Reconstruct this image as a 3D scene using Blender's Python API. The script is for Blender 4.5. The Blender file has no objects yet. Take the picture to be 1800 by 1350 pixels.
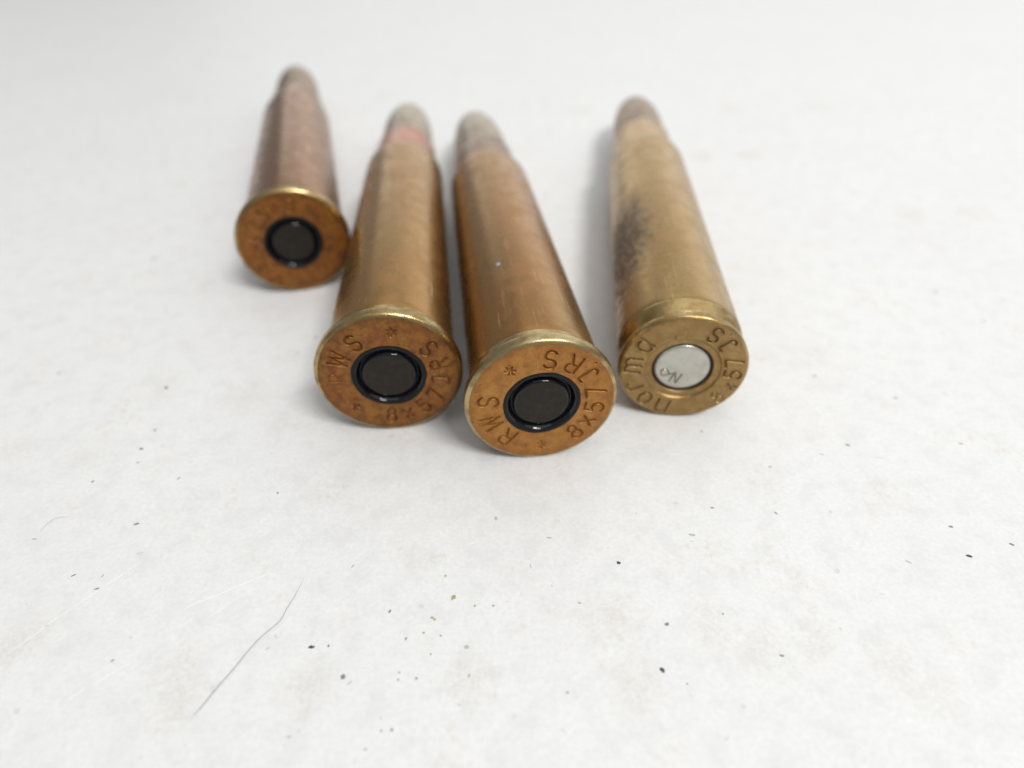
import bpy, math, random
import numpy as np
from mathutils import Matrix, Vector

scene = bpy.context.scene
MM = 0.001
random.seed(7)
RNG = np.random.default_rng(11)

# ------------------------------------------------------------------ camera
cd = bpy.data.cameras.new("camera")
cam = bpy.data.objects.new("camera", cd)
scene.collection.objects.link(cam)
scene.camera = cam
right = Vector((0.99990865, -0.00883998, -0.01022489))
up = Vector((0.01351642, 0.65395811, 0.75641001))
fwd = Vector((0.0, 0.75647911, -0.65401785))
M = Matrix.Identity(4)
for r in range(3):
    M[r][0], M[r][1], M[r][2] = right[r], up[r], -fwd[r]
M.translation = Vector((0, 0, 44.285 * MM))
cam.matrix_world = M
cd.sensor_width = 36.0
cd.lens = 1130.75 / 1800 * 36.0
cd.clip_start = 0.002
cd.clip_end = 20.0
cd.dof.use_dof = True
cd.dof.focus_distance = 0.0515
cd.dof.aperture_fstop = cd.lens / 1.35
cd.dof.aperture_blades = 0

# ------------------------------------------------------------------ world: soft room light
world = bpy.data.worlds.new("World")
scene.world = world
world.use_nodes = True
bg = world.node_tree.nodes["Background"]
bg.inputs[0].default_value = (0.97, 0.985, 1.0, 1)
bg.inputs[1].default_value = 0.26

# ------------------------------------------------------------------ lamps
def area(name, loc, target, size, power, col=(1, 1, 1), size_y=None):
    ld = bpy.data.lights.new(name, 'AREA')
    ld.shape = 'RECTANGLE' if size_y else 'DISK'
    ld.size = size
    if size_y:
        ld.size_y = size_y
    ld.energy = power
    ld.color = col
    o = bpy.data.objects.new(name, ld)
    scene.collection.objects.link(o)
    o.location = loc
    o.rotation_euler = (Vector(target) - Vector(loc)).to_track_quat('-Z', 'Y').to_euler()
    return o

area("ceiling_light", (0.60, 0.60, 1.05), (0.60, 0.6001, 0), 2.0, 9.6, (1.0, 0.998, 0.99), 2.3)
area("room_lamp", (0.36, -0.40, 0.78), (0.02, 0.07, 0), 0.34, 5.6, (1.0, 0.99, 0.975), 0.10)
area("window_light", (0.70, 1.75, 0.42), (0.05, 0.12, 0), 3.60, 8.0, (1.0, 0.998, 0.99), 0.80)

scene.view_settings.view_transform = 'Standard'
scene.view_settings.look = 'None'
scene.view_settings.exposure = 0.20
scene.view_settings.gamma = 1.0
scene.cycles.use_denoising = True
scene.cycles.max_bounces = 10

# ------------------------------------------------------------------ measured places on the table, millimetres
SPECKS = [
    (-31.97, 33.75, 0.505, 0.221, 0.43, 'd'), (-39.87, 32.35, 0.405, 0.155, 0.09, 'm'), (-34.82, 28.84, 0.436, 0.147, 0.7, 'd'),
    (-32.4, 27.62, 0.465, 0.144, 0.32, 'd'), (-32.49, 28.75, 0.322, 0.158, 1.31, 'm'), (-11.97, 20.5, 0.394, 0.41, -0.01, 'd'),
    (-14.63, 22.68, 0.45, 0.213, -0.01, 'b'), (-13.42, 22.75, 0.15, 0.123, 0.59, 'b'), (-9.39, 25.37, 0.376, 0.192, 1.0, 'd'),
    (-7.92, 23.23, 0.291, 0.144, 1.34, 'd'), (-3.51, 22.52, 0.363, 0.318, 0.17, 'm'), (-28.54, 21.87, 0.29, 0.243, 0.95, 'm'),
    (-20.79, 19.84, 0.391, 0.406, -0.01, 'f'), (-30.42, 30.82, 0.559, 0.363, -0.02, 'f'), (-17.78, 22.62, 0.361, 0.102, 0.61, 'm'),
    (-11.41, 20.1, 0.354, 0.117, 0.88, 'm'), (-14.74, 16.67, 0.369, 0.12, -0.01, 'm'), (-8.11, 17.0, 0.167, 0.169, -0.01, 'b'),
    (-12.86, 29.35, 0.362, 0.136, 1.06, 'm'), (-1.53, 33.84, 0.29, 0.314, -0.02, 'm'), (-7.08, 25.75, 0.386, 0.391, -0.01, 'f'),
    (-27.99, 23.6, 0.417, 0.135, -0.01, 'f'), (-17.39, 23.47, 0.49, 0.166, -0.89, 'f'), (-3.77, 18.49, 0.349, 0.076, -0.67, 'm'),
    (-34.63, 24.6, 0.382, 0.165, -0.01, 'f'), (-14.18, 17.01, 0.165, 0.111, 1.43, 'm'), (-8.96, 17.75, 0.16, 0.122, 0.34, 'm'),
    (-33.35, 18.51, 0.383, 0.398, -0.01, 'f'), (-23.79, 15.57, 0.291, 0.145, 1.37, 'f'), (8.29, 29.3, 0.31, 0.235, -0.22, 'b'),
    (10.15, 20.69, 0.475, 0.256, -1.0, 'b'), (18.73, 21.59, 0.388, 0.181, -0.11, 'd'), (4.86, 25.86, 0.298, 0.107, -0.6, 'd'),
    (36.25, 29.5, 0.465, 0.205, -0.38, 'b'), (36.29, 32.34, 0.444, 0.213, -0.13, 'd'), (40.25, 30.54, 0.452, 0.237, -0.48, 'd'),
    (31.18, 29.05, 0.562, 0.145, -0.73, 'm'), (11.13, 24.07, 0.394, 0.27, 0.25, 'd'), (14.67, 31.89, 0.601, 0.213, -0.08, 'm'),
    (14.53, 31.25, 0.412, 0.121, -0.08, 'f'), (22.27, 34.01, 0.355, 0.144, -0.76, 'd'), (17.05, 34.64, 0.389, 0.158, -0.02, 'm'),
    (2.88, 31.8, 0.422, 0.152, -0.02, 'm'), (1.29, 29.13, 0.408, 0.09, -1.29, 'm'), (26.94, 34.02, 0.337, 0.375, -0.02, 'f'),
    (25.27, 28.32, 0.399, 0.461, -0.02, 'f'), (3.47, 19.23, 0.135, 0.125, -0.01, 'b'), (15.43, 24.82, 0.147, 0.137, -0.01, 'd'),
    (11.65, 19.71, 0.135, 0.151, -0.01, 'd'), (15.07, 18.18, 0.376, 0.44, -0.01, 'f'), (2.98, 16.83, 0.423, 0.055, -0.61, 'm'),
    (11.77, 18.93, 0.308, 0.095, -1.01, 'f'), (13.45, 16.18, 0.396, 0.054, 0.71, 'm'), (23.64, 23.54, 0.21, 0.082, -0.95, 'm'),
    (27.91, 26.25, 0.601, 0.084, -0.01, 'f'), (2.86, 27.33, 0.189, 0.066, -1.14, 'm'), (-0.15, 17.71, 0.395, 0.225, 1.38, 'f'),
    (9.39, 23.9, 0.332, 0.108, -0.01, 'f'), (14.01, 35.16, 0.38, 0.255, -0.25, 'f'), (10.44, 34.15, 0.366, 0.145, -1.09, 'f'),
    (52.93, 67.7, 0.571, 0.472, -0.02, 'm'), (60.34, 65.77, 0.61, 0.463, -0.02, 'f'), (29.54, 65.82, 0.615, 0.4, -0.02, 'f'),
    (55.25, 61.31, 0.731, 0.285, -0.02, 'm'), (42.53, 74.08, 0.772, 0.43, -0.03, 'f'), (32.05, 51.84, 0.443, 0.403, -0.02, 'm'),
    (39.01, 48.27, 0.468, 0.332, -0.02, 'm'), (31.53, 41.79, 0.498, 0.23, -0.43, 'd'), (23.42, 39.21, 0.306, 0.248, -0.02, 'm'),
    (18.26, 43.86, 0.324, 0.316, -0.02, 'm'), (42.14, 41.78, 0.457, 0.255, -0.29, 'm'), (49.45, 59.15, 0.573, 0.372, -0.02, 'f'),
    (17.02, 34.64, 0.346, 0.14, -0.25, 'd'), (28.66, 40.66, 0.389, 0.152, -0.71, 'm'), (33.81, 40.14, 0.897, 0.15, -0.22, 'f'),
    (-36.44, 51.38, 0.538, 0.408, -0.02, 'd'), (-48.79, 78.43, 0.761, 0.456, -0.03, 'm'), (-35.33, 42.54, 0.485, 0.262, -0.02, 'd'),
    (-38.0, 38.54, 0.323, 0.192, 0.86, 'd'), (-30.32, 38.78, 0.361, 0.231, 1.08, 'm'), (-35.05, 45.02, 0.406, 0.243, 0.4, 'd'),
    (-34.87, 40.78, 0.324, 0.257, 0.24, 'm'), (-49.18, 54.08, 0.529, 0.301, 0.29, 'm'), (-20.85, 36.91, 0.225, 0.219, -0.02, 'd'),
    (-22.55, 59.89, 0.44, 0.382, -0.02, 'm'), (-59.76, 67.51, 0.638, 0.346, -0.02, 'f'), (-59.28, 61.75, 0.603, 0.327, -0.02, 'f'),
    (-42.03, 65.43, 0.623, 0.337, -0.02, 'f'), (-47.67, 49.05, 0.516, 0.228, 0.44, 'f'), (-33.65, 45.94, 0.307, 0.126, 0.87, 'f'),
    (-29.89, 40.82, 0.281, 0.205, 0.52, 'f'), (-24.05, 57.05, 0.523, 0.618, -0.02, 'f'), (-33.44, 42.91, 0.284, 0.264, -0.02, 'f'),
]
CRUMBS = [(-5.4, 28.33), (-4.66, 26.47), (-6.14, 24.82), (-6.01, 22.03), (-5.41, 23.41), (-6.67, 23.64), (-6.84, 20.33), (-8.11, 20.25), (-8.8, 16.94), (-9.64, 15.84), (-3.22, 20.48), (-3.01, 25.74), (-1.62, 25.72), (-8.07, 20.74), (-4.76, 26.29), (-5.96, 24.68)]
HAIR = [(-16.49, 28.43), (-16.79, 26.9), (-17.14, 25.71), (-17.39, 24.64), (-18.4, 23.37), (-19.08, 22.22), (-19.7, 21.0), (-20.47, 19.74), (-21.04, 18.62), (-21.58, 17.77)]
HAIR_SHORT = [(-39.78, 33.07), (-39.58, 33.79), (-39.13, 34.32), (-38.65, 34.55), (-37.92, 34.57)]
SCRATCHES = [((-36.65, 22.15), (-29.62, 30.46)), ((-28.91, 20.34), (-27.16, 21.71)), ((-24.89, 25.83), (-19.08, 28.93)), ((-20.91, 26.84), (-20.0, 27.43)), ((-2.75, 31.75), (-1.35, 32.44)), ((-30.29, 19.21), (-29.55, 20.05)), ((-22.71, 25.1), (-20.73, 26.96)), ((-3.66, 31.21), (-2.98, 31.48))]
STAINS = [(-23.37, 21.25), (-22.94, 19.11), (-14.26, 19.75), (-35.4, 23.53), (-3.01, 20.18), (-36.34, 22.67)]
STAINS_PALE = [(28.27, 18.99), (26.4, 20.77), (21.38, 22.7), (14.43, 24.34), (14.65, 23.56), (8.23, 19.55), (7.19, 25.13), (17.93, 22.12)]
STAINS_MID = [(-47.27, 42.76), (-39.91, 41.27), (-37.29, 51.57), (-27.64, 50.2), (-22.91, 67.42)]
STAINS_FAR = [(46.04, 137.48), (59.98, 89.07), (69.2, 88.79), (42.38, 112.39), (64.32, 137.62), (33.73, 112.04), (14.83, 136.98)]


# ------------------------------------------------------------------ node helpers
class NT:
    def __init__(self, name):
        self.m = bpy.data.materials.new(name)
        self.m.use_nodes = True
        self.t = self.m.node_tree
        self.b = self.t.nodes["Principled BSDF"]
        self.tc = self.t.nodes.new("ShaderNodeTexCoord")
        mp = self.t.nodes.new("ShaderNodeMapping")
        mp.inputs['Scale'].default_value = (1000, 1000, 1000)
        self.t.links.new(self.tc.outputs['Object'], mp.inputs['Vector'])
        self.P = mp.outputs[0]                      # object coordinates in millimetres

    def link(self, a, b):
        self.t.links.new(a, b)

    def _in(self, sock, v):
        if hasattr(v, 'is_output') or isinstance(v, bpy.types.NodeSocket):
            self.t.links.new(v, sock)
        else:
            sock.default_value = v

    def math(self, op, a, b=0.0, c=None, clamp=False):
        n = self.t.nodes.new("ShaderNodeMath")
        n.operation = op
        n.use_clamp = clamp
        self._in(n.inputs[0], a)
        self._in(n.inputs[1], b)
        if c is not None:
            self._in(n.inputs[2], c)
        return n.outputs[0]

    def vmath(self, op, a, b=None, out=0):
        n = self.t.nodes.new("ShaderNodeVectorMath")
        n.operation = op
        self._in(n.inputs[0], a)
        if b is not None:
            self._in(n.inputs[1], b)
        return n.outputs[out]

    def map(self, scale=(1, 1, 1), rot=(0, 0, 0), loc=(0, 0, 0)):
        n = self.t.nodes.new("ShaderNodeMapping")
        self.link(self.P, n.inputs[0])
        n.inputs['Scale'].default_value = scale
        n.inputs['Rotation'].default_value = rot
        n.inputs['Location'].default_value = loc
        return n.outputs[0]

    def noise(self, scale, detail=4, rough=0.55, vec=None, dist=0.0):
        n = self.t.nodes.new("ShaderNodeTexNoise")
        self.link(vec if vec is not None else self.P, n.inputs['Vector'])
        n.inputs['Scale'].default_value = scale
        n.inputs['Detail'].default_value = detail
        n.inputs['Roughness'].default_value = rough
        n.inputs['Distortion'].default_value = dist
        return n.outputs['Fac']

    def voronoi(self, scale, vec=None, feature='F1'):
        n = self.t.nodes.new("ShaderNodeTexVoronoi")
        n.feature = feature
        self.link(vec if vec is not None else self.P, n.inputs['Vector'])
        n.inputs['Scale'].default_value = scale
        return n.outputs['Distance']

    def ramp(self, f, lo, hi, a=0.0, b=1.0):
        n = self.t.nodes.new("ShaderNodeMapRange")
        n.interpolation_type = 'SMOOTHSTEP'
        self._in(n.inputs[0], f)
        n.inputs[1].default_value = lo
        n.inputs[2].default_value = hi
        n.inputs[3].default_value = a
        n.inputs[4].default_value = b
        return n.outputs[0]

    def mix(self, f, a, b, mode='MIX'):
        n = self.t.nodes.new("ShaderNodeMix")
        n.data_type = 'RGBA'
        n.blend_type = mode
        self._in(n.inputs[0], f)
        for s, v in ((n.inputs[6], a), (n.inputs[7], b)):
            if isinstance(v, tuple):
                s.default_value = (*v, 1) if len(v) == 3 else v
            else:
                self.link(v, s)
        return n.outputs[2]

    def xyz(self):
        n = self.t.nodes.new("ShaderNodeSeparateXYZ")
        self.link(self.P, n.inputs[0])
        return n.outputs

    def attr(self, name):
        n = self.t.nodes.new("ShaderNodeAttribute")
        n.attribute_name = name
        return n.outputs['Fac']

    def bump(self, h, dist_mm, strength=1.0, normal=None):
        n = self.t.nodes.new("ShaderNodeBump")
        n.inputs['Strength'].default_value = strength
        n.inputs['Distance'].default_value = dist_mm * MM
        self.link(h, n.inputs['Height'])
        if normal is not None:
            self.link(normal, n.inputs['Normal'])
        return n.outputs[0]

    def set(self, **k):
        for key, v in k.items():
            s = self.b.inputs[{'base': 'Base Color', 'rough': 'Roughness', 'metal': 'Metallic', 'normal': 'Normal',
                               'spec': 'Specular IOR Level', 'coat': 'Coat Weight', 'coatr': 'Coat Roughness',
                               'sss': 'Subsurface Weight', 'alpha': 'Alpha', 'aniso': 'Anisotropic'}[key]]
            if isinstance(v, tuple) and len(v) == 3:
                v = (*v, 1)
            self._in(s, v)
        return self.m


# ------------------------------------------------------------------ materials
def mat_head(name, base, dark, light, rust, speck_col=(0.035, 0.025, 0.012), metal=0.45, seed=0.0, stamp_dark=0.35):
    n = NT(name)
    v = n.map(loc=(seed, seed * 1.7, seed * .6))
    big = n.ramp(n.noise(0.33, 4, .6, v), .35, .68)
    mid = n.ramp(n.noise(1.1, 6, .72, v), .40, .64)
    fine = n.ramp(n.noise(5.0, 4, .7, v), .3, .75)
    c = n.mix(big, base, light)
    c = n.mix(n.math('MULTIPLY', mid, .75), c, dark)
    c = n.mix(n.math('MULTIPLY', fine, .6), c, rust)
    sp = n.ramp(n.noise(3.2, 3, .5, n.map(loc=(seed + 9, 2, 4))), .66, .74)
    c = n.mix(n.math('MULTIPLY', sp, .75), c, speck_col)
    x = n.xyz()
    rad = n.math('SQRT', n.math('ADD', n.math('MULTIPLY', x[0], x[0]), n.math('MULTIPLY', x[2], x[2])))
    edge = n.math('MULTIPLY', n.ramp(n.math('ADD', rad, n.math('MULTIPLY', n.noise(1.4, 3, .6, v), 1.2)), 6.0, 7.3), .55)
    c = n.mix(edge, c, dark)
    c = n.mix(n.math('MULTIPLY', n.attr('stamp'), stamp_dark), c, (0.06, 0.025, 0.01))  # stamped strokes mixed towards dark brown, most where deepest
    h = n.math('ADD', n.noise(7.0, 5, .7, v), n.math('MULTIPLY', n.noise(1.6, 3, .6, v), 1.0))
    scr = n.noise(2.0, 2, .5, n.map(scale=(9, 1, .35), rot=(0, .7 + seed, 0)))
    h = n.math('ADD', h, n.math('MULTIPLY', scr, .6))
    rg = n.math('SUBTRACT', n.ramp(fine, 0, 1, .30, .46), n.math('MULTIPLY', n.attr('stamp'), .08))
    return n.set(base=c, metal=metal, rough=rg, normal=n.bump(h, .030, .8))


def mat_case(name, base, light, dark, rust, seed, patch=False, rough=(.27, .40), mouth=None, pale=None):
    rough = (rough[0] - .02, rough[1] - .02)
    n = NT(name)
    x = n.xyz()
    v = n.map(loc=(seed, seed * 2.1, seed * .3))
    vl = n.map(scale=(1, .22, 1), loc=(seed, 3, seed))
    big = n.ramp(n.noise(.15, 3, .5, n.map(scale=(1, .5, 1), loc=(seed, 0, 0))), .36, .66)
    mid = n.ramp(n.noise(.50, 4, .58, v), .34, .76)
    streak = n.ramp(n.noise(.9, 4, .6, vl), .40, .85)
    c = n.mix(big, base, light)
    c = n.mix(n.math('MULTIPLY', mid, .42), c, rust)
    c = n.mix(n.math('MULTIPLY', streak, .18), c, dark)
    pits = n.ramp(n.noise(2.8, 3, .6, v), .70, .78)
    c = n.mix(n.math('MULTIPLY', pits, .6), c, dark)
    bright = n.ramp(n.noise(3.4, 2, .5, n.map(loc=(seed + 31, 7, 1))), .745, .79)
    c = n.mix(n.math('MULTIPLY', bright, .7), c, (.85, .68, .42))
    c = n.mix(1.0, c, (.86, .80, .74), 'MULTIPLY')    # overall brown tarnish
    if mouth is not None:                        # annealed / sealed mouth of another tint
        f = n.ramp(n.math('ADD', x[1], n.math('MULTIPLY', n.noise(.5, 3), 1.2)), 49.8, 51.4)
        c = n.mix(n.math('MULTIPLY', f, .85), c, mouth)
    h = n.math('ADD', n.math('MULTIPLY', n.noise(5.0, 4, .65, v), .5), n.math('MULTIPLY', n.noise(.8, 2, .5, vl), .10))
    # turning marks round the case
    ring = n.noise(9.0, 2, .5, n.map(scale=(.05, 1.2, .05), loc=(0, seed, 0)))
    h = n.math('ADD', h, n.math('MULTIPLY', ring, .35))
    s1 = n.ramp(n.noise(1.0, 2, .5, n.map(scale=(5.5, .10, 5.5), rot=(0, 0, .12), loc=(seed, 1, 2))), .66, .72)
    s2 = n.ramp(n.noise(1.0, 2, .5, n.map(scale=(6.5, .22, 6.5), rot=(.1, 0, -.55), loc=(seed, 6, 9))), .68, .73)
    scm = n.math('MULTIPLY', n.math('MAXIMUM', s1, s2), n.ramp(n.noise(.4, 2), .36, .55))
    c = n.mix(n.math('MULTIPLY', scm, .50), c, (.80, .62, .38))
    h = n.math('SUBTRACT', h, n.math('MULTIPLY', scm, .7))
    rgh = n.ramp(mid, 0, 1, rough[0], rough[1])
    met = .86
    if patch:                                    # dark corroded, scratched patch on the left flank
        ang = n.math('ARCTAN2', x[2], x[0])
        nz = n.noise(1.3, 6, .78, v)
        a = n.math('DIVIDE', n.math('SUBTRACT', ang, 2.60), .72)
        zc = n.math('ADD', n.math('MULTIPLY', n.math('SUBTRACT', ang, 2.7), -4.0), 17.5)
        z = n.math('DIVIDE', n.math('SUBTRACT', x[1], zc), 10.0)
        d = n.math('ADD', n.math('SQRT', n.math('ADD', n.math('MULTIPLY', a, a), n.math('MULTIPLY', z, z))),
                   n.math('MULTIPLY', n.math('SUBTRACT', nz, .5), 3.0))
        pm = n.ramp(d, .40, 1.20, 1, 0)
        sn = n.ramp(n.noise(2.2, 3, .6, n.map(scale=(1, .45, 1), rot=(.5, 0, .6))), .52, .62)
        c = n.mix(n.math('MULTIPLY', pm, .86), c, (.080, .048, .024))
        c = n.mix(n.math('MULTIPLY', n.math('MULTIPLY', pm, sn), .65), c, (.42, .30, .18))
        h = n.math('ADD', h, n.math('MULTIPLY', n.math('MULTIPLY', pm, n.noise(2.4, 4, .8, v)), 3.0))
        rgh = n.math('ADD', rgh, n.math('MULTIPLY', pm, .22))
        met = n.math('SUBTRACT', .86, n.math('MULTIPLY', pm, .5))
    if pale is not None:                         # one small pale fleck
        d = n.vmath('DISTANCE', n.P, pale, 1)
        f = n.ramp(d, .14, .30, 1, 0)
        f2 = n.ramp(d, .25, .60, .6, 0)
        c = n.mix(f2, c, (.12, .11, .10))
        c = n.mix(f, c, (.85, .87, .9))
    return n.set(base=c, metal=met, rough=rgh, normal=n.bump(h, .006, .8))


def mat_metal(name, base, dark, rough, seed=0, metal=1.0, b=.02, sc=2.0):
    n = NT(name)
    v = n.map(loc=(seed, seed, 3))
    f = n.ramp(n.noise(sc * .4, 5, .65, v), .35, .7)
    c = n.mix(f, base, dark)
    h = n.math('ADD', n.noise(sc * 2, 4, .7, v), n.math('MULTIPLY', n.noise(4, 2, .5, n.map(scale=(.2, 3, .2))), .5))
    return n.set(base=c, metal=metal, rough=n.ramp(f, 0, 1, rough, rough + .15), normal=n.bump(h, b, .8))


def mat_lacquer(name, base, rough, b=.012, spec=.5):
    n = NT(name)
    c = n.mix(n.ramp(n.noise(1.8, 4), .4, .7), base, tuple(min(1, k * 1.25 + .001) for k in base))
    dust = n.ramp(n.noise(6, 3, .6), .68, .74)
    c = n.mix(n.math('MULTIPLY', dust, .5), c, (.12, .11, .10))
    return n.set(base=c, rough=rough, spec=spec, normal=n.bump(n.noise(3, 3), b, .7))


head_orange = mat_head("head_orange", (.27, .102, .013), (.08, .028, .006), (.32, .140, .022), (.20, .052, .008), seed=0)
head_amber = mat_head("head_amber", (.39, .175, .029), (.21, .080, .015), (.42, .205, .044), (.33, .112, .021), seed=3.1, metal=.45, stamp_dark=.22)
head_rust = mat_head("head_rust", (.27, .095, .011), (.08, .027, .005), (.33, .135, .020), (.19, .050, .007), seed=7.7)
head_brass = mat_head("head_brass", (.33, .215, .080), (.23, .14, .048), (.39, .265, .108), (.29, .16, .058), seed=5.2, metal=.75, stamp_dark=.2)
case_a = mat_case("case_brown", (.31, .160, .066), (.30, .160, .064), (.17, .07, .026), (.30, .145, .058), 2.2)
case_b = mat_case("case_tan", (.42, .252, .085), (.40, .262, .096), (.23, .11, .030), (.41, .21, .07), 5.6, mouth=(.42, .15, .085))
case_c = mat_case("case_bronze", (.41, .230, .082), (.38, .245, .088), (.20, .085, .022), (.39, .18, .062), 9.3, mouth=(.19, .105, .048), pale=(-2.03, 15.1, 5.48))
case_d = mat_case("case_brass", (.45, .305, .112), (.46, .33, .135), (.26, .15, .04), (.42, .26, .10), 13.8, mouth=(.42, .26, .09), patch=True)
rim_brass = mat_metal("rim_brass", (.47, .35, .17), (.26, .18, .07), .24, 1.5, b=.03)
rim_pale = mat_metal("rim_pale", (.52, .41, .22), (.28, .20, .09), .27, 4.5, b=.02)
rim_worn = mat_metal("rim_worn", (.50, .37, .17), (.30, .19, .07), .27, 6.5, b=.035, sc=1.6)
bullet_nickel = mat_metal("bullet_nickel", (.44, .38, .29), (.34, .28, .20), .30, 2.0)
bullet_brown = mat_metal("bullet_brown", (.36, .27, .18), (.29, .21, .14), .36, 3.0)
bullet_copper = mat_metal("bullet_copper", (.38, .29, .21), (.31, .23, .16), .36, 4.0)
lacquer_black = mat_lacquer("lacquer_black", (.003, .003, .005), .10, spec=.5)
lacquer_grey = mat_lacquer("lacquer_grey", (.019, .015, .010), .5, .003, spec=.20)
lacquer_film = mat_lacquer("lacquer_film", (.004, .004, .004), .30, .012, spec=.22)
primer_nickel = None
seam_dark = mat_lacquer("seam_dark", (.030, .018, .009), .40, .02)
n = NT("primer_nickel")
f = n.ramp(n.noise(.9, 5, .7), .35, .7)
c = n.mix(f, (.54, .53, .47), (.46, .44, .37))
c = n.mix(n.math('MULTIPLY', n.math('MULTIPLY', n.attr('stamp'), 6, clamp=True), .6, clamp=True), c, (.16, .14, .11))
c = n.mix(n.math('MULTIPLY', n.ramp(n.noise(4.5, 2), .70, .76), .6), c, (.14, .12, .10))
primer_nickel = n.set(base=c, metal=.75, rough=.34, normal=n.bump(n.noise(5, 4), .012, .7))


def seg_mask(n, a, b, w, soft, wob=None):
    """1 on a line from a to b (mm), 0 away from it"""
    ax, ay = a
    bx, by = b
    L = math.hypot(bx - ax, by - ay)
    dx, dy = (bx - ax) / L, (by - ay) / L
    X, Y, _ = n.xyz()
    rx = n.math('SUBTRACT', X, ax)
    ry = n.math('SUBTRACT', Y, ay)
    t = n.math('ADD', n.math('MULTIPLY', rx, dx), n.math('MULTIPLY', ry, dy))
    s = n.math('SUBTRACT', n.math('MULTIPLY', rx, dy), n.math('MULTIPLY', ry, dx))
    if wob is not None:
        s = n.math('ADD', s, wob)
    m = n.ramp(n.math('ABSOLUTE', s), w, w + soft, 1, 0)
    e = n.math('MULTIPLY', n.ramp(t, 0, .08 * L), n.ramp(t, .92 * L, L, 1, 0))
    return n.math('MULTIPLY', m, e)


def spot_mask(n, p, r, nz):
    d = n.vmath('DISTANCE', n.P, (p[0], p[1], 0.0), 1)
    d = n.math('ADD', d, n.math('MULTIPLY', n.math('SUBTRACT', nz, .5), r * 3.6))
    return n.ramp(d, r * .1, r * 1.3, 1, 0)


def mat_table():
    n = NT("white_plastic")
    base = (.785, .792, .785)
    c = n.mix(n.ramp(n.noise(.055, 4, .6), .35, .7), base, (.765, .768, .765))
    # cloudy body of the sheet
    cloud = n.ramp(n.noise(.45, 5, .62), .42, .72)
    c = n.mix(n.math('MULTIPLY', cloud, .60), c, (.68, .685, .68))
    gr = n.ramp(n.noise(2.6, 5, .75), .36, .66)
    c = n.mix(n.math('MULTIPLY', gr, .34), c, (.61, .60, .58))
    wl = n.ramp(n.noise(1.9, 3, .6, n.map(loc=(70, 30, 0))), .62, .74)
    c = n.mix(n.math('MULTIPLY', wl, .35), c, (.87, .87, .86))
    # faint brownish handling dirt
    dirt = n.math('MULTIPLY', n.ramp(n.noise(.16, 3, .6, n.map(loc=(13, 5, 0))), .52, .72),
                  n.ramp(n.noise(1.3, 5, .7, n.map(loc=(3, 8, 0))), .45, .70))
    c = n.mix(n.math('MULTIPLY', dirt, .75), c, (.64, .585, .50))
    nz = n.noise(.62, 6, .72)
    tot = None
    for lst, r, k in ((STAINS, 2.1, .36), (STAINS_PALE, 2.0, .30), (STAINS_MID, 2.6, .22), (STAINS_FAR, 3.0, .35)):
        for p in lst:
            m = n.math('MULTIPLY', spot_mask(n, p, r, nz), k)
            tot = m if tot is None else n.math('MAXIMUM', tot, m)
    grain = n.ramp(n.noise(3.2, 4, .7), .40, .62)
    c = n.mix(n.math('MULTIPLY', tot, n.math('ADD', n.math('MULTIPLY', grain, .75), .25)), c, (.55, .50, .40))
    # tiny embedded flecks too small to pick out
    fl = n.ramp(n.noise(2.3, 2, .5, n.map(loc=(40, 2, 0))), .735, .79)
    c = n.mix(n.math('MULTIPLY', fl, .45), c, (.36, .37, .40))
    # knife scratches: pale, slightly recessed
    wob = n.math('MULTIPLY', n.math('SUBTRACT', n.noise(.25, 2), .5), .5)
    sc = None
    for a, b in SCRATCHES:
        m = seg_mask(n, a, b, .018, .05, wob)
        sc = m if sc is None else n.math('MAXIMUM', sc, m)
    sc = n.math('MULTIPLY', sc, n.ramp(n.noise(1.2, 3), .35, .55, .25, 1))
    c = n.mix(n.math('MULTIPLY', sc, .85), c, (.92, .90, .87))
    # many fine rub marks in two directions
    r1 = n.noise(1.0, 3, .6, n.map(scale=(.22, 3.2, 1), rot=(0, 0, -.72)))
    r2 = n.noise(1.0, 3, .6, n.map(scale=(.16, 3.0, 1), rot=(0, 0, .35)))
    h = n.math('ADD', n.math('MULTIPLY', n.noise(1.6, 4, .6), .8), n.math('MULTIPLY', n.noise(5.5, 3, .6), .25))
    h = n.math('ADD', h, n.math('MULTIPLY', n.ramp(r1, .55, .75), .45))
    h = n.math('ADD', h, n.math('MULTIPLY', n.ramp(r2, .55, .75), .35))
    h = n.math('SUBTRACT', h, n.math('MULTIPLY', sc, 1.2))
    return n.set(base=c, rough=n.ramp(n.noise(.7, 4), .3, .7, .42, .56), spec=.45, normal=n.bump(h, .018, .8))


table_mat = mat_table()


def simple(name, col, rough=.6, spec=.4, nz=0.0):
    n = NT(name)
    c = n.mix(n.ramp(n.noise(8, 3), .3, .7), col, tuple(k * (1 - nz) for k in col))
    return n.set(base=c, rough=rough, spec=spec)


speck_mats = {'b': simple("speck_black", (.075, .072, .080), nz=.4), 'd': simple("speck_dark", (.27, .27, .285), nz=.4),
              'm': simple("speck_grey", (.50, .505, .525), nz=.2), 'f': simple("speck_faint", (.67, .675, .69), nz=.1)}
crumb_mat = simple("crumb_olive", (.46, .47, .19), .7, nz=.5)
hair_mat = simple("hair_grey", (.17, .165, .16), .45, nz=.2)


# ------------------------------------------------------------------ mesh helpers
def link(name, verts, faces, mat, parent=None, smooth=True, attr=None):
    me = bpy.data.meshes.new(name)
    me.from_pydata(verts, [], faces)
    if smooth:
        me.polygons.foreach_set("use_smooth", [True] * len(me.polygons))
    me.materials.append(mat)
    if attr is not None:
        a = me.attributes.new("stamp", 'FLOAT', 'POINT')
        a.data.foreach_set("value", np.asarray(attr, dtype=np.float32))
    me.update()
    o = bpy.data.objects.new(name, me)
    scene.collection.objects.link(o)
    if parent is not None:
        o.parent = parent
    return o


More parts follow.
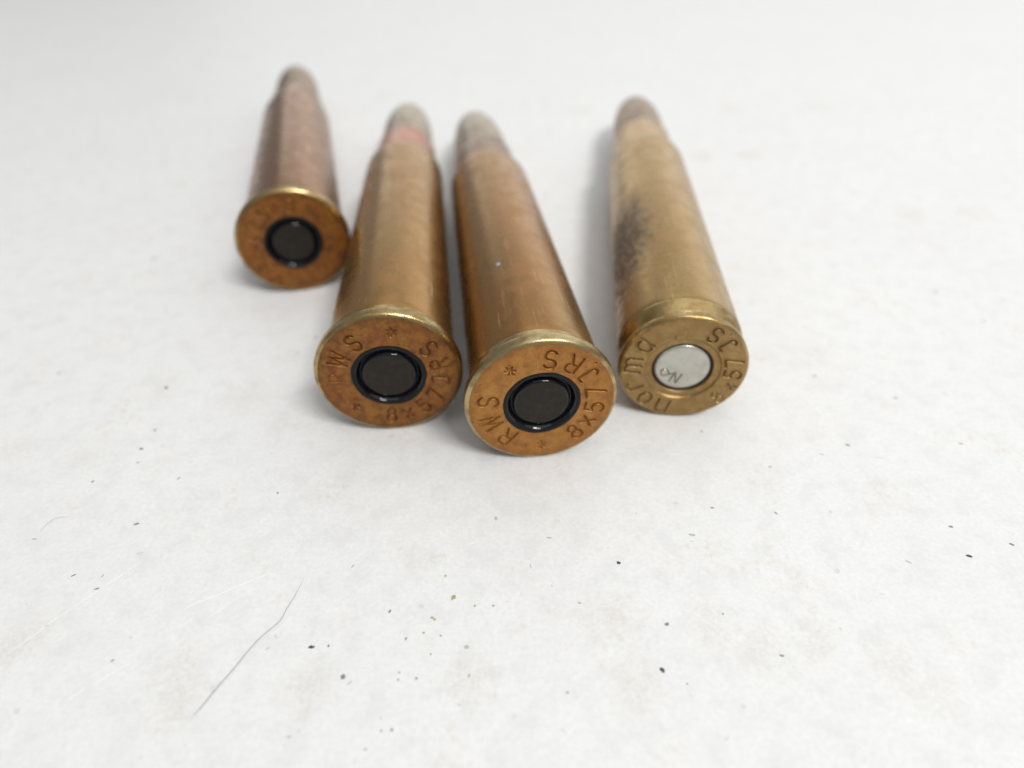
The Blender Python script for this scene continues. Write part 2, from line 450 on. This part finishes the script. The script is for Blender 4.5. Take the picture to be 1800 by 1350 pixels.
def smooth_profile(pts, step):
    """resample a polyline profile (y, r) to roughly equal steps, keeping corners"""
    out = [pts[0]]
    for (a, b), (c, d) in zip(pts[:-1], pts[1:]):
        L = math.hypot(c - a, d - b)
        k = max(1, int(L / step))
        for i in range(1, k + 1):
            out.append((a + (c - a) * i / k, b + (d - b) * i / k))
    return out


def lathe(name, prof, mat, parent, seg=192, wob=None, close_end=False):
    """prof: (y, r) in mm along the axis; local y is the axis"""
    vs, fs = [], []
    for j, (y, r) in enumerate(prof):
        for i in range(seg):
            t = 2 * math.pi * i / seg
            dy = dr = 0.0
            if wob is not None:
                dy, dr = wob(t, y, r, j)
            vs.append(((r + dr) * math.cos(t) * MM, (y + dy) * MM, (r + dr) * math.sin(t) * MM))
    for j in range(len(prof) - 1):
        for i in range(seg):
            k = (i + 1) % seg
            fs.append((j * seg + i, (j + 1) * seg + i, (j + 1) * seg + k, j * seg + k))
    if close_end:
        vs.append((0, prof[-1][0] * MM, 0))
        c = len(vs) - 1
        b = (len(prof) - 1) * seg
        for i in range(seg):
            fs.append((b + i, c, b + (i + 1) % seg))
    return link(name, vs, fs, mat, parent)


def noise1(seed, n=9):
    r = random.Random(seed)
    ks = [(k, r.uniform(-1, 1) / k ** .7, r.uniform(0, 6.28)) for k in range(2, n + 2)]
    return lambda t: sum(a * math.sin(k * t + p) for k, a, p in ks)


# stroke alphabet in a unit box: x 0..w, y 0..1
def arc(cx, cy, rx, ry, a0, a1, n=12):
    return [(cx + rx * math.cos(math.radians(a0 + (a1 - a0) * i / n)),
             cy + ry * math.sin(math.radians(a0 + (a1 - a0) * i / n))) for i in range(n + 1)]


S_GLYPH = arc(.30, .76, .28, .24, 20, 270, 14) + arc(.30, .26, .28, .26, 90, -160, 14)[1:]
GLYPHS = {
    'R': ([[(0, 0), (0, 1), (.32, 1)] + arc(.32, .76, .26, .24, 90, -90, 10) + [(0, .52)], [(.30, .52), (.60, 0)]], .60),
    'W': ([[(0, 1), (.20, 0), (.42, 1), (.64, 0), (.84, 1)]], .84),
    'S': ([S_GLYPH], .60),
    '8': ([arc(.29, .75, .22, .23, 0, 360, 20), arc(.29, .27, .27, .26, 0, 360, 22)], .58),
    '5': ([[(.52, 1), (.08, 1), (.04, .56)] + arc(.25, .32, .29, .31, 115, -150, 16)], .56),
    '7': ([[(0, 1), (.56, 1), (.20, 0)]], .56),
    'x': ([[(.05, .12), (.52, .78)], [(.05, .78), (.52, .12)]], .56),
    'J': ([[(.10, 1), (.42, 1), (.42, .28)] + arc(.22, .26, .20, .26, 0, -165, 10)], .46),
    '*': ([[(.30 + .26 * math.cos(math.radians(a)), .5 + .30 * math.sin(math.radians(a))),
            (.30 - .26 * math.cos(math.radians(a)), .5 - .30 * math.sin(math.radians(a)))] for a in (90, 30, 150)], .60),
    'n': ([[(0, 0), (0, .78)], [(0, .50)] + arc(.26, .48, .26, .28, 160, 0, 10) + [(.52, 0)]], .52),
    'o': ([arc(.30, .38, .30, .38, 0, 360, 24)], .60),
    'r': ([[(0, 0), (0, .76)], [(0, .45)] + arc(.25, .47, .25, .28, 165, 45, 8)], .40),
    'm': ([[(0, 0), (0, .78)], [(0, .54)] + arc(.20, .54, .20, .22, 160, 0, 8) + [(.40, 0)],
           [(.40, .54)] + arc(.60, .54, .20, .22, 160, 0, 8) + [(.80, 0)]], .80),
    'a': ([arc(.28, .38, .28, .37, 0, 360, 22), [(.57, .76), (.57, 0)]], .60),
    '.': ([[(.1, 0), (.12, .03)]], .2),
    '|': ([[(.1, .1), (.1, .75)]], .2),
    'N': ([[(0, 0), (0, 1), (.56, 0), (.56, 1)]], .56),
    'P': ([[(0, 0), (0, 1), (.30, 1)] + arc(.30, .73, .26, .27, 90, -90, 10) + [(0, .46)]], .56),
}


def stamp_segments(stamps):
    """stamps: (char, radius mm, angle deg, direction, height mm, depth) -> segments in face u, v"""
    out = []
    for ch, r, th, d, H, dep in stamps:
        strokes, w = GLYPHS[ch]
        t = math.radians(th)
        rad = np.array([math.cos(t), math.sin(t)])
        tan = np.array([-math.sin(t), math.cos(t)])
        upv, rt = (-rad, tan) if d == 'in' else (rad, -tan)
        c = rad * r
        for st in strokes:
            P = [c + rt * (x - w / 2) * H + upv * (y - .5) * H for x, y in st]
            for a, b in zip(P[:-1], P[1:]):
                out.append((a, b, dep))
    return out


def relief(U, V, segs, half=.062, soft=.075, lip=.30):
    D = np.zeros_like(U)
    L = np.zeros_like(U)
    for a, b, dep in segs:
        ab = b - a
        l2 = max(1e-9, float(ab @ ab))
        lo = np.minimum(a, b) - .6
        hi = np.maximum(a, b) + .6
        idx = np.where((U > lo[0]) & (U < hi[0]) & (V > lo[1]) & (V < hi[1]))
        if len(idx[0]) == 0:
            continue
        pu, pv = U[idx] - a[0], V[idx] - a[1]
        t = np.clip((pu * ab[0] + pv * ab[1]) / l2, 0, 1)
        d = np.hypot(pu - t * ab[0], pv - t * ab[1])
        s = np.clip(1 - (d - half * .4) / (half * .6 + soft), 0, 1)
        s = s * s * (3 - 2 * s)
        D[idx] = np.maximum(D[idx], s * dep)
        L[idx] = np.maximum(L[idx], np.exp(-((d - half - soft - .03) / .07) ** 2) * dep * lip)
    m = np.clip(D / .08, 0, 1)
    return D - L * (1 - m), np.clip(D / .13, 0, 1) ** 2


def head_face(parent, mat, r0, r1, stamps, seed, profile, na=1100, nr=100, wob_in=0.0):
    """the stamped ring face; profile(r) gives the plain depth in mm (axis, + is into the case)"""
    segs = stamp_segments(stamps)
    th = np.linspace(0, 2 * np.pi, na, endpoint=False)
    s = np.linspace(0, 1, nr)
    f = noise1(seed)
    inner = r0 + wob_in * np.array([f(t) for t in th])
    Rr = inner[None, :] + (r1 - inner)[None, :] * s[:, None]
    T = np.broadcast_to(th[None, :], Rr.shape)
    U, V = Rr * np.cos(T), Rr * np.sin(T)
    D, m = relief(U, V, segs)
    Y = np.vectorize(profile)(Rr)
    rng = np.random.default_rng(seed)
    # slight dishing, dents and scratches
    for _ in range(70):
        t0, rr = rng.uniform(0, 6.283), rng.uniform(r0, r1)
        cu, cv, sg, am = rr * math.cos(t0), rr * math.sin(t0), rng.uniform(.06, .35), rng.uniform(-.010, .028)
        Y = Y + am * np.exp(-((U - cu) ** 2 + (V - cv) ** 2) / sg ** 2)
    fade = np.clip((r1 - Rr) / .15, 0, 1)
    Y = Y * 1.0 + D * fade
    vs = np.stack([U * MM, Y * MM, V * MM], -1).reshape(-1, 3)
    fs = []
    for j in range(nr - 1):
        a = np.arange(na)
        k = (a + 1) % na
        fs += np.stack([j * na + a, j * na + k, (j + 1) * na + k, (j + 1) * na + a], -1).tolist()
    o = link("head_face", vs.tolist(), fs, mat, parent, attr=(m * fade).reshape(-1))
    return o


def cart_root(name, label, x, y, yaw, tilt, R):
    o = bpy.data.objects.new(name, None)
    o.empty_display_size = .01
    scene.collection.objects.link(o)
    a = Vector((math.sin(yaw) * math.cos(tilt), math.cos(yaw) * math.cos(tilt), -math.sin(tilt)))
    e1 = Vector((math.cos(yaw), -math.sin(yaw), 0))
    e2 = e1.cross(a)
    M = Matrix.Identity(4)
    for r in range(3):
        M[r][0], M[r][1], M[r][2] = e1[r], a[r], e2[r]
    M.translation = Vector((x * MM, y * MM, (R * math.cos(tilt) + .02) * MM))
    o.matrix_world = M
    o["label"] = label
    o["category"] = "cartridge"
    o["group"] = "rifle cartridges lying on the white table"
    return o


def ogive(L, y0=56.6, r=4.10, tip=1.35, straight=5.0):
    """round-nosed jacketed bullet from the case mouth to its tip"""
    pts = [(y0 - 1.0, r)]
    nseg = 46
    y1 = y0 + straight
    for i in range(nseg + 1):
        s = i / nseg
        y = y1 + (L - y1) * (1 - (1 - s) ** 1.25)
        q = (y - y1) / (L - y1)
        rr = r * max(0.0, 1 - q ** 2.35) ** .62
        pts.append((y, max(rr, .02)))
    return pts


BODY_TOP = [(46.4, 5.49), (47.0, 5.44), (47.5, 5.30), (49.2, 4.72), (49.8, 4.60), (50.4, 4.565), (56.7, 4.52), (56.95, 4.46), (57.0, 4.36), (56.9, 4.20), (56.2, 4.12)]


def rimmed(label, pose, L, mats, stamps, seed, seal_col=None, groove_w=1.0, inner_wob=.035):
    x, y, yaw, tilt, R = pose
    root = cart_root("cartridge", label, x, y, yaw, tilt, R)
    head, rim, case, bullet = mats
    head_face(root, head, 3.32, 6.36, stamps, seed, lambda r: 0.0 + .05 * max(0, (r - 6.15) / .21) ** 2, wob_in=inner_wob)
    f = noise1(seed + 5)
    edge = lambda t, yy, rr, j: (0, .012 * f(t))
    rim_prof = [(.02, 6.30), (.055, 6.365), (.10, 6.47), (.20, 6.60), (.34, 6.675), (.55, 6.70), (.95, 6.70), (1.12, 6.66), (1.24, 6.56), (1.30, 6.42), (1.32, 6.15), (1.36, 6.02), (1.46, 5.92)]
    lathe("rim", smooth_profile(rim_prof, .07), rim, root, 260, edge)
    # body: small turned band in front of the rim, long taper, shoulder, neck
    band = [(1.44, 5.93), (1.55, 5.84), (1.75, 5.80), (2.25, 5.80), (2.45, 5.86), (2.7, 5.93)]
    lathe("extractor_band", smooth_profile(band, .08), rim, root, 220)
    prof = [(2.68, 5.925), (3.0, 5.97)] + smooth_profile([(3.0, 5.97), (46.0, 5.51)], .5)[1:] + BODY_TOP
    g = noise1(seed + 9, 6)
    lathe("case_body", prof, case, root, 200, lambda t, yy, rr, j: (0, .0015 * g(t)))
    if seal_col is not None:
        lathe("mouth_sealant", smooth_profile([(56.93, 4.47), (57.05, 4.38), (57.35, 4.20), (57.9, 4.115)], .1), seal_col, root, 120)
    lathe("bullet", ogive(L), bullet, root, 140, close_end=True)
    # primer: lacquered cup and the ring of black sealant round it
    w = noise1(seed + 2, 14)
    ring = [(.03, 3.44), (-.018, 3.39), (-.03, 3.30), (-.022, 3.11), (.01, 3.024), (.10, 2.86), (.30, 2.80), (.46, 2.72), (.50, 2.66), (.46, 2.61)]
    lathe("sealant_film", smooth_profile(ring[:5], .05), lacquer_film, root, 240,
          lambda t, yy, rr, j: (0, .05 * w(t) * max(0, (rr - 3.0) / .45)))
    groove = [(.008, 3.03), (.05, 2.975), (.12, 2.92), (.21, 2.86), (.31, 2.80), (.42, 2.735), (.52, 2.66), (.56, 2.60), (.50, 2.555), (.38, 2.51), (.26, 2.455), (.17, 2.39), (.12, 2.32), (.10, 2.26)]
    p = lathe("primer", smooth_profile([(.10, 2.27), (.085, 2.12), (.08, 1.6), (.08, .8), (.08, .25)], .12), lacquer_grey, root, 160, close_end=True)
    lathe("primer_groove", smooth_profile(groove, .03), lacquer_black, p, 240)
    return root


def ring_text(chars, th, r=4.72, H=1.30, d='in', dep=.11):
    return [(c, (r if not isinstance(c, tuple) else c[1]), t, d, H, dep) for c, t in zip(chars, th)]


# tabletop -------------------------------------------------------------
def build_table():
    x0, x1, y0, y1, th = -.55, .65, -.30, .90, .022
    b = .004
    prof = [(0, 0), ]
    vs, fs = [], []
    rings = [(b, 0.0), (b * .3, -b * .3), (0, -b), (0, -th + b), (b, -th)]
    for ins, z in rings:
        vs += [(x0 + ins, y0 + ins, z), (x1 - ins, y0 + ins, z), (x1 - ins, y1 - ins, z), (x0 + ins, y1 - ins, z)]
    fs.append((0, 1, 2, 3))
    for j in range(len(rings) - 1):
        for i in range(4):
            k = (i + 1) % 4
            fs.append((j * 4 + i, (j + 1) * 4 + i, (j + 1) * 4 + k, j * 4 + k))
    e = (len(rings) - 1) * 4
    fs.append((e + 3, e + 2, e + 1, e))
    o = link("tabletop", vs, fs, table_mat, smooth=False)
    o["kind"] = "structure"
    return o


TABLE = build_table()

# cartridges -----------------------------------------------------------
sealant_red = mat_metal("sealant_red", (.42, .17, .11), (.34, .14, .09), .45, 1, metal=.2)

TILT = .02733
# front cartridge, crisp stamp
st = ring_text("SRJ75x8", (82.4, 57.5, 34.5, 9.9, -11.2, -31.5, -50.5), 4.74, 1.72, dep=.17)
st += ring_text("*", (-90,), 4.95, 1.6, dep=.12)
st += ring_text("RWS", (-131.5, -159, 171), 4.70, 1.72, 'out', .16)
st += ring_text("*", (125.2,), 4.7, 1.60, 'out', .15)
st += [('.', 5.3, 41.5, 'in', 1.3, .14)]
rimmed("rifle cartridge with amber head nearest the viewer, sharply stamped round its black primer",
       (2.557, 40.798, -.11388, TILT, 6.70), 79.2, (head_amber, rim_pale, case_c, bullet_nickel), st, 21)

st = ring_text("SRJ75x8", (35.6, 12.1, -11.0, -32.5, -54, -75, -94.5), 4.72, 1.62, dep=.13)
st += ring_text("*", (-136.4,), 4.90, 1.5, dep=.12)
st += ring_text("WS", (152.3, 124), 4.66, 1.66, 'out', .16)
st += ring_text("R", (177.5,), 4.66, 1.5, 'out', .07)
st += ring_text("*", (81,), 4.8, 1.5, 'out', .11)
rimmed("rifle cartridge with dark orange head, second from left, red sealant band at its mouth",
       (-11.147, 44.781, -.08999, TILT, 6.70), 80.2, (head_orange, rim_brass, case_b, bullet_nickel), st, 34, sealant_red)

st = ring_text("SRJ75x8", (215, 190, 166, 146, 124, 104, 84), 4.72, 1.62, dep=.06)
st += ring_text("*", (40,), 4.8, 1.2, dep=.03)
st += ring_text("RWS", (0, -26, -54), 4.66, 1.62, 'out', .03)
st += ring_text("*", (-98,), 4.8, 1.2, 'out', .05)
rimmed("brown rifle cartridge with rusty orange head, set back farthest left and out of focus",
       (-26.058, 70.020, -.23790, TILT, 6.70), 82.8, (head_rust, rim_brass, case_a, bullet_brown), st, 55)


# rimless cartridge with the bright primer ------------------------------
def rimless(label, pose, L, seed):
    x, y, yaw, tilt, R = pose
    root = cart_root("cartridge", label, x, y, yaw, tilt, R)
    st = ring_text("SJ75", (61.4, 40.2, 14.0, -3.5), 4.62, 1.56, dep=.15)
    st += ring_text("x", (-21,), 4.9, 1.0, dep=.12)
    st += ring_text("8", (-40,), 4.85, 1.45, dep=.09)
    st += [('n', 4.98, -106, 'out', 2.05, .16), ('o', 4.98, -130, 'out', 1.85, .14), ('r', 4.96, -153, 'out', 1.85, .13),
           ('m', 4.86, 177, 'out', 1.95, .17), ('a', 4.80, 146, 'out', 1.85, .14), ('|', 4.15, 93.8, 'out', .8, .04),
           ('.', 5.1, -19, 'in', .9, .16)]

    def prof(r):                                  # crimped ring round the primer pocket
        if r < 3.36:
            return .19 + .20 * max(0, (2.90 - r) / .12) ** 2
        if r < 3.58:
            q = (r - 3.36) / .22
            return .19 * (1 - q * q * (3 - 2 * q))
        return .0 + .05 * max(0, (r - 5.55) / .22) ** 2
    head_face(root, head_brass, 2.80, 5.74, st, seed, prof, nr=115)
    f = noise1(seed + 5, 24)
    hammered = lambda t, yy, rr, j: (0, .022 * f(t + yy * .4) * (1 if .1 < yy < 3.1 else 0))
    rim_prof = [(.02, 5.70), (.055, 5.745), (.10, 5.83), (.18, 5.92), (.30, 5.96), (.72, 5.965), (.82, 5.93), (.90, 5.82)]
    lathe("rim", smooth_profile(rim_prof, .06), rim_worn, root, 260, hammered)
    gr = [(.89, 5.84), (.93, 5.60), (.98, 5.34), (1.08, 5.28), (1.45, 5.28), (1.55, 5.32), (1.62, 5.42), (2.75, 5.86), (2.86, 5.91), (2.95, 5.915), (3.02, 5.90), (3.2, 5.90)]
    lathe("extractor_groove", smooth_profile(gr, .06), rim_worn, root, 260, hammered)
    body = [(3.18, 5.915), (3.4, 5.95)] + smooth_profile([(3.4, 5.95), (46.0, 5.51)], .5)[1:] + BODY_TOP
    g = noise1(seed + 9, 6)
    lathe("case_body", body, case_d, root, 220, lambda t, yy, rr, j: (0, .0015 * g(t)))
    lathe("bullet", ogive(L, r=4.10, tip=1.6), bullet_copper, root, 140, close_end=True)
    # primer cup with its own small stamp
    na, nr = 420, 70
    th = np.linspace(0, 2 * np.pi, na, endpoint=False)
    rr = np.concatenate([np.linspace(.02, 2.20, nr), 2.20 + .40 * np.sin(np.linspace(0, 1, 12)[1:] * math.pi / 2)])
    yy = np.concatenate([np.full(nr, .24), .24 + .30 * (1 - np.cos(np.linspace(0, 1, 12)[1:] * math.pi / 2))])
    Rr, T = np.meshgrid(rr, th, indexing='ij')
    U, V = Rr * np.cos(T), Rr * np.sin(T)
    segs = stamp_segments([('N', 1.30, -112, 'out', 1.20, .09), ('P', 1.38, -160, 'out', 1.30, .09)])
    D, m = relief(U, V, segs, half=.045, soft=.05, lip=.1)
    Y = yy[:, None] + D + .02 * np.exp(-((U - .3) ** 2 + (V - .2) ** 2) / 1.5)
    vs = np.stack([U * MM, Y * MM, V * MM], -1).reshape(-1, 3).tolist()
    fs = []
    a = np.arange(na)
    k = (a + 1) % na
    for j in range(len(rr) - 1):
        fs += np.stack([j * na + a, j * na + k, (j + 1) * na + k, (j + 1) * na + a], -1).tolist()
    vs.append((0, .24 * MM, 0))
    fs += [(len(vs) - 1, i, (i + 1) % na) for i in range(na)]
    p = link("primer", vs, fs, primer_nickel, root, attr=list(m.reshape(-1)) + [0])
    # dark gap between cup and pocket
    lathe("primer_gap", smooth_profile([(.36, 2.88), (.52, 2.80), (.60, 2.70), (.56, 2.58), (.46, 2.56)], .04), seam_dark, p, 200)
    return root


rimless("brass rifle cartridge farthest right with shiny silver primer and scuffed dark patch on its case",
        (15.893, 45.985, .09313, .01111, 5.97), 79.3, 71)


# specks, crumbs and hairs ----------------------------------------------
def flake(name, x, y, l, w, ang, mat, h, seed, seg=12):
    """a thin irregular flake lying on the table, local origin at its base"""
    r = random.Random(seed)
    k = [1 + r.uniform(-.22, .22) for _ in range(seg)]
    sq = r.uniform(2.0, 3.2)
    vs, fs = [], []
    for z, s in ((0, 1), (h * .55, .97), (h, .62)):
        for i in range(seg):
            t = 2 * math.pi * i / seg
            ct, s_ = math.cos(t), math.sin(t)
            q = (abs(ct) ** sq + abs(s_) ** sq) ** (-1 / sq)
            vs.append((l / 2 * q * ct * k[i] * s * MM, w / 2 * q * s_ * k[i] * s * MM, z * MM))
    for j in range(2):
        for i in range(seg):
            n_ = (i + 1) % seg
            fs.append((j * seg + i, j * seg + n_, (j + 1) * seg + n_, (j + 1) * seg + i))
    fs.append(tuple(range(2 * seg, 3 * seg)))
    fs.append(tuple(reversed(range(seg))))
    o = link(name, vs, fs, mat, smooth=False)
    o.location = (x * MM, y * MM, .002 * MM)
    o.rotation_euler = (0, 0, ang)
    return o


DARK_LABELS = [
    "dark slanted speck below the faint curled fibre, upper left of the bare foreground",
    "left one of two dark dashes near the left edge of the foreground",
    "dark dash just right of and below its twin near the left edge",
    "round dark grey speck to the right of the long hair, biggest dot in the foreground",
    "brown-black flat dash right of the long hair's middle",
    "tiny black dot close to the right of the brown-black dash",
    "dark grey chip left of the green crumbs",
    "small upright dark sliver between the round speck and the green crumbs",
    "black dot near the bottom edge below the green crumbs",
    "small black grain below the gap between the two right cartridges",
    "largest, blackest speck, a short slanted bar in the bare foreground",
    "dark dash to the right of the largest slanted speck",
    "thin dark sliver a little right of the green crumbs",
    "black dash near the right edge, lowest of the three there",
    "grey-black dash near the right edge, left-most and highest of the three there",
    "grey-black dash at the very right edge of the picture",
    "blue-grey chip above the largest slanted speck",
    "dark dash in front of the brass cartridge, well below its head",
    "tiny black dot right of the bottom centre, left of the largest slanted speck",
    "pin-point dark dot above and right of the blue-grey chip",
    "pin-point dark dot just right of and below the largest slanted speck",
    "dark blurred dash right of the brass cartridge, level with the front cartridge's rim",
    "short dark dash below the brass cartridge's head on its right side",
    "dark blurred speck left of the second cartridge's head, with a faint yellow smear beside it",
    "darkest speck on the left, halfway between the left edge and the second cartridge",
    "small dark slanted speck near the left edge below the darkest one",
    "faint slanted speck just above the darkest speck on the left",
    "small dark dot in front of the second cartridge, to its lower left",
]
flecks = []
di = 0
for i, (x, y, l, w, a, k) in enumerate(SPECKS):
    if k in 'bd':
        q = {'b': .95, 'd': .85}[k]
        o = flake("speck", x, y, l * q, w * q, a, speck_mats[k], {'b': .06, 'd': .02}[k], 100 + i)
        o["label"] = DARK_LABELS[di]
        o["category"] = "speck"
        o["group"] = "dark specks lying on the white surface"
        di += 1
    else:
        flecks.append((x, y, l, w, a, k, 100 + i))


def fleck_sheet(name, items, mat):
    """pale flecks in the plastic itself: flush flat chips, one part of the tabletop"""
    vs, fs = [], []
    for x, y, l, w, a, k, sd in items:
        r = random.Random(sd)
        b = len(vs)
        seg = 12
        for i in range(seg):
            t = 2 * math.pi * i / seg
            q = 1 + r.uniform(-.25, .25)
            u, v = l / 2 * q * math.cos(t), w / 2 * q * math.sin(t)
            vs.append(((x + u * math.cos(a) - v * math.sin(a)) * MM, (y + u * math.sin(a) + v * math.cos(a)) * MM, .004 * MM))
        fs.append(tuple(range(b, b + seg)))
    o = link(name, vs, fs, mat, TABLE, smooth=False)
    o["kind"] = "stuff"
    return o


fleck_sheet("grey_flecks", [f for f in flecks if f[5] == 'm'], speck_mats['m'])
fleck_sheet("pale_flecks", [f for f in flecks if f[5] == 'f'], speck_mats['f'])

CRUMB_LABELS = {0: "green crumb farthest up, nearest the cartridges, above the largest crumb", 1: "largest olive green crumb on the white surface",
                8: "olive crumb near the bottom edge, beside a black dot", 9: "lowest olive crumb, just above the bottom edge",
                10: "olive crumb farthest right of the cluster's lower half", 11: "olive crumb just right of the largest one",
                12: "olive crumb farthest right, level with the largest one"}
for i, (x, y) in enumerate(CRUMBS):
    s = (.9 if i in (1,) else random.Random(i).uniform(.28, .5))
    o = flake("crumb", x, y, s * .42, s * .30, random.Random(i + 50).uniform(0, 3), crumb_mat, .10, 300 + i, 9)
    o["label"] = CRUMB_LABELS.get(i, "tiny olive green crumb in the loose cluster below the front cartridge")
    o["category"] = "crumb"
    o["group"] = "green crumbs scattered in front of the cartridges"


def tube(name, pts, r0, r1, mat, seg=6):
    # Catmull-Rom through the measured points
    P = [Vector((x, y, 0)) for x, y in pts]
    P = [P[0] * 2 - P[1]] + P + [P[-1] * 2 - P[-2]]
    c = []
    for i in range(1, len(P) - 2):
        for s in range(8):
            t = s / 8
            c.append(.5 * ((2 * P[i]) + (P[i + 1] - P[i - 1]) * t + (2 * P[i - 1] - 5 * P[i] + 4 * P[i + 1] - P[i + 2]) * t * t
                           + (3 * P[i] - P[i - 1] - 3 * P[i + 1] + P[i + 2]) * t ** 3))
    c.append(P[-2])
    n_ = len(c)
    vs, fs = [], []
    org = c[0].copy()
    for i, p in enumerate(c):
        d = (c[min(i + 1, n_ - 1)] - c[max(i - 1, 0)]).normalized()
        s_ = Vector((-d.y, d.x, 0))
        q = i / (n_ - 1)
        r = r0 + (r1 - r0) * q
        r *= min(1, .25 + 6 * min(q, 1 - q))
        z = r + .004 + .22 * math.sin(math.pi * q) ** 2 * (r0 + r1) / .045
        for j in range(seg):
            t = 2 * math.pi * j / seg
            v = p - org + s_ * r * math.cos(t) + Vector((0, 0, z + r * math.sin(t)))
            vs.append(tuple(v * MM))
    for i in range(n_ - 1):
        for j in range(seg):
            k = (j + 1) % seg
            fs.append((i * seg + j, i * seg + k, (i + 1) * seg + k, (i + 1) * seg + j))
    o = link(name, vs, fs, mat)
    o.location = org * MM
    return o


o = tube("hair", HAIR, .012, .028, hair_mat)
o["label"] = "long fine grey hair lying curved on the white surface at lower left"
o["category"] = "hair"
o = tube("hair", HAIR_SHORT, .014, .010, speck_mats['m'])
o["label"] = "short pale curled fibre on the white surface near the left edge"
o["category"] = "hair"
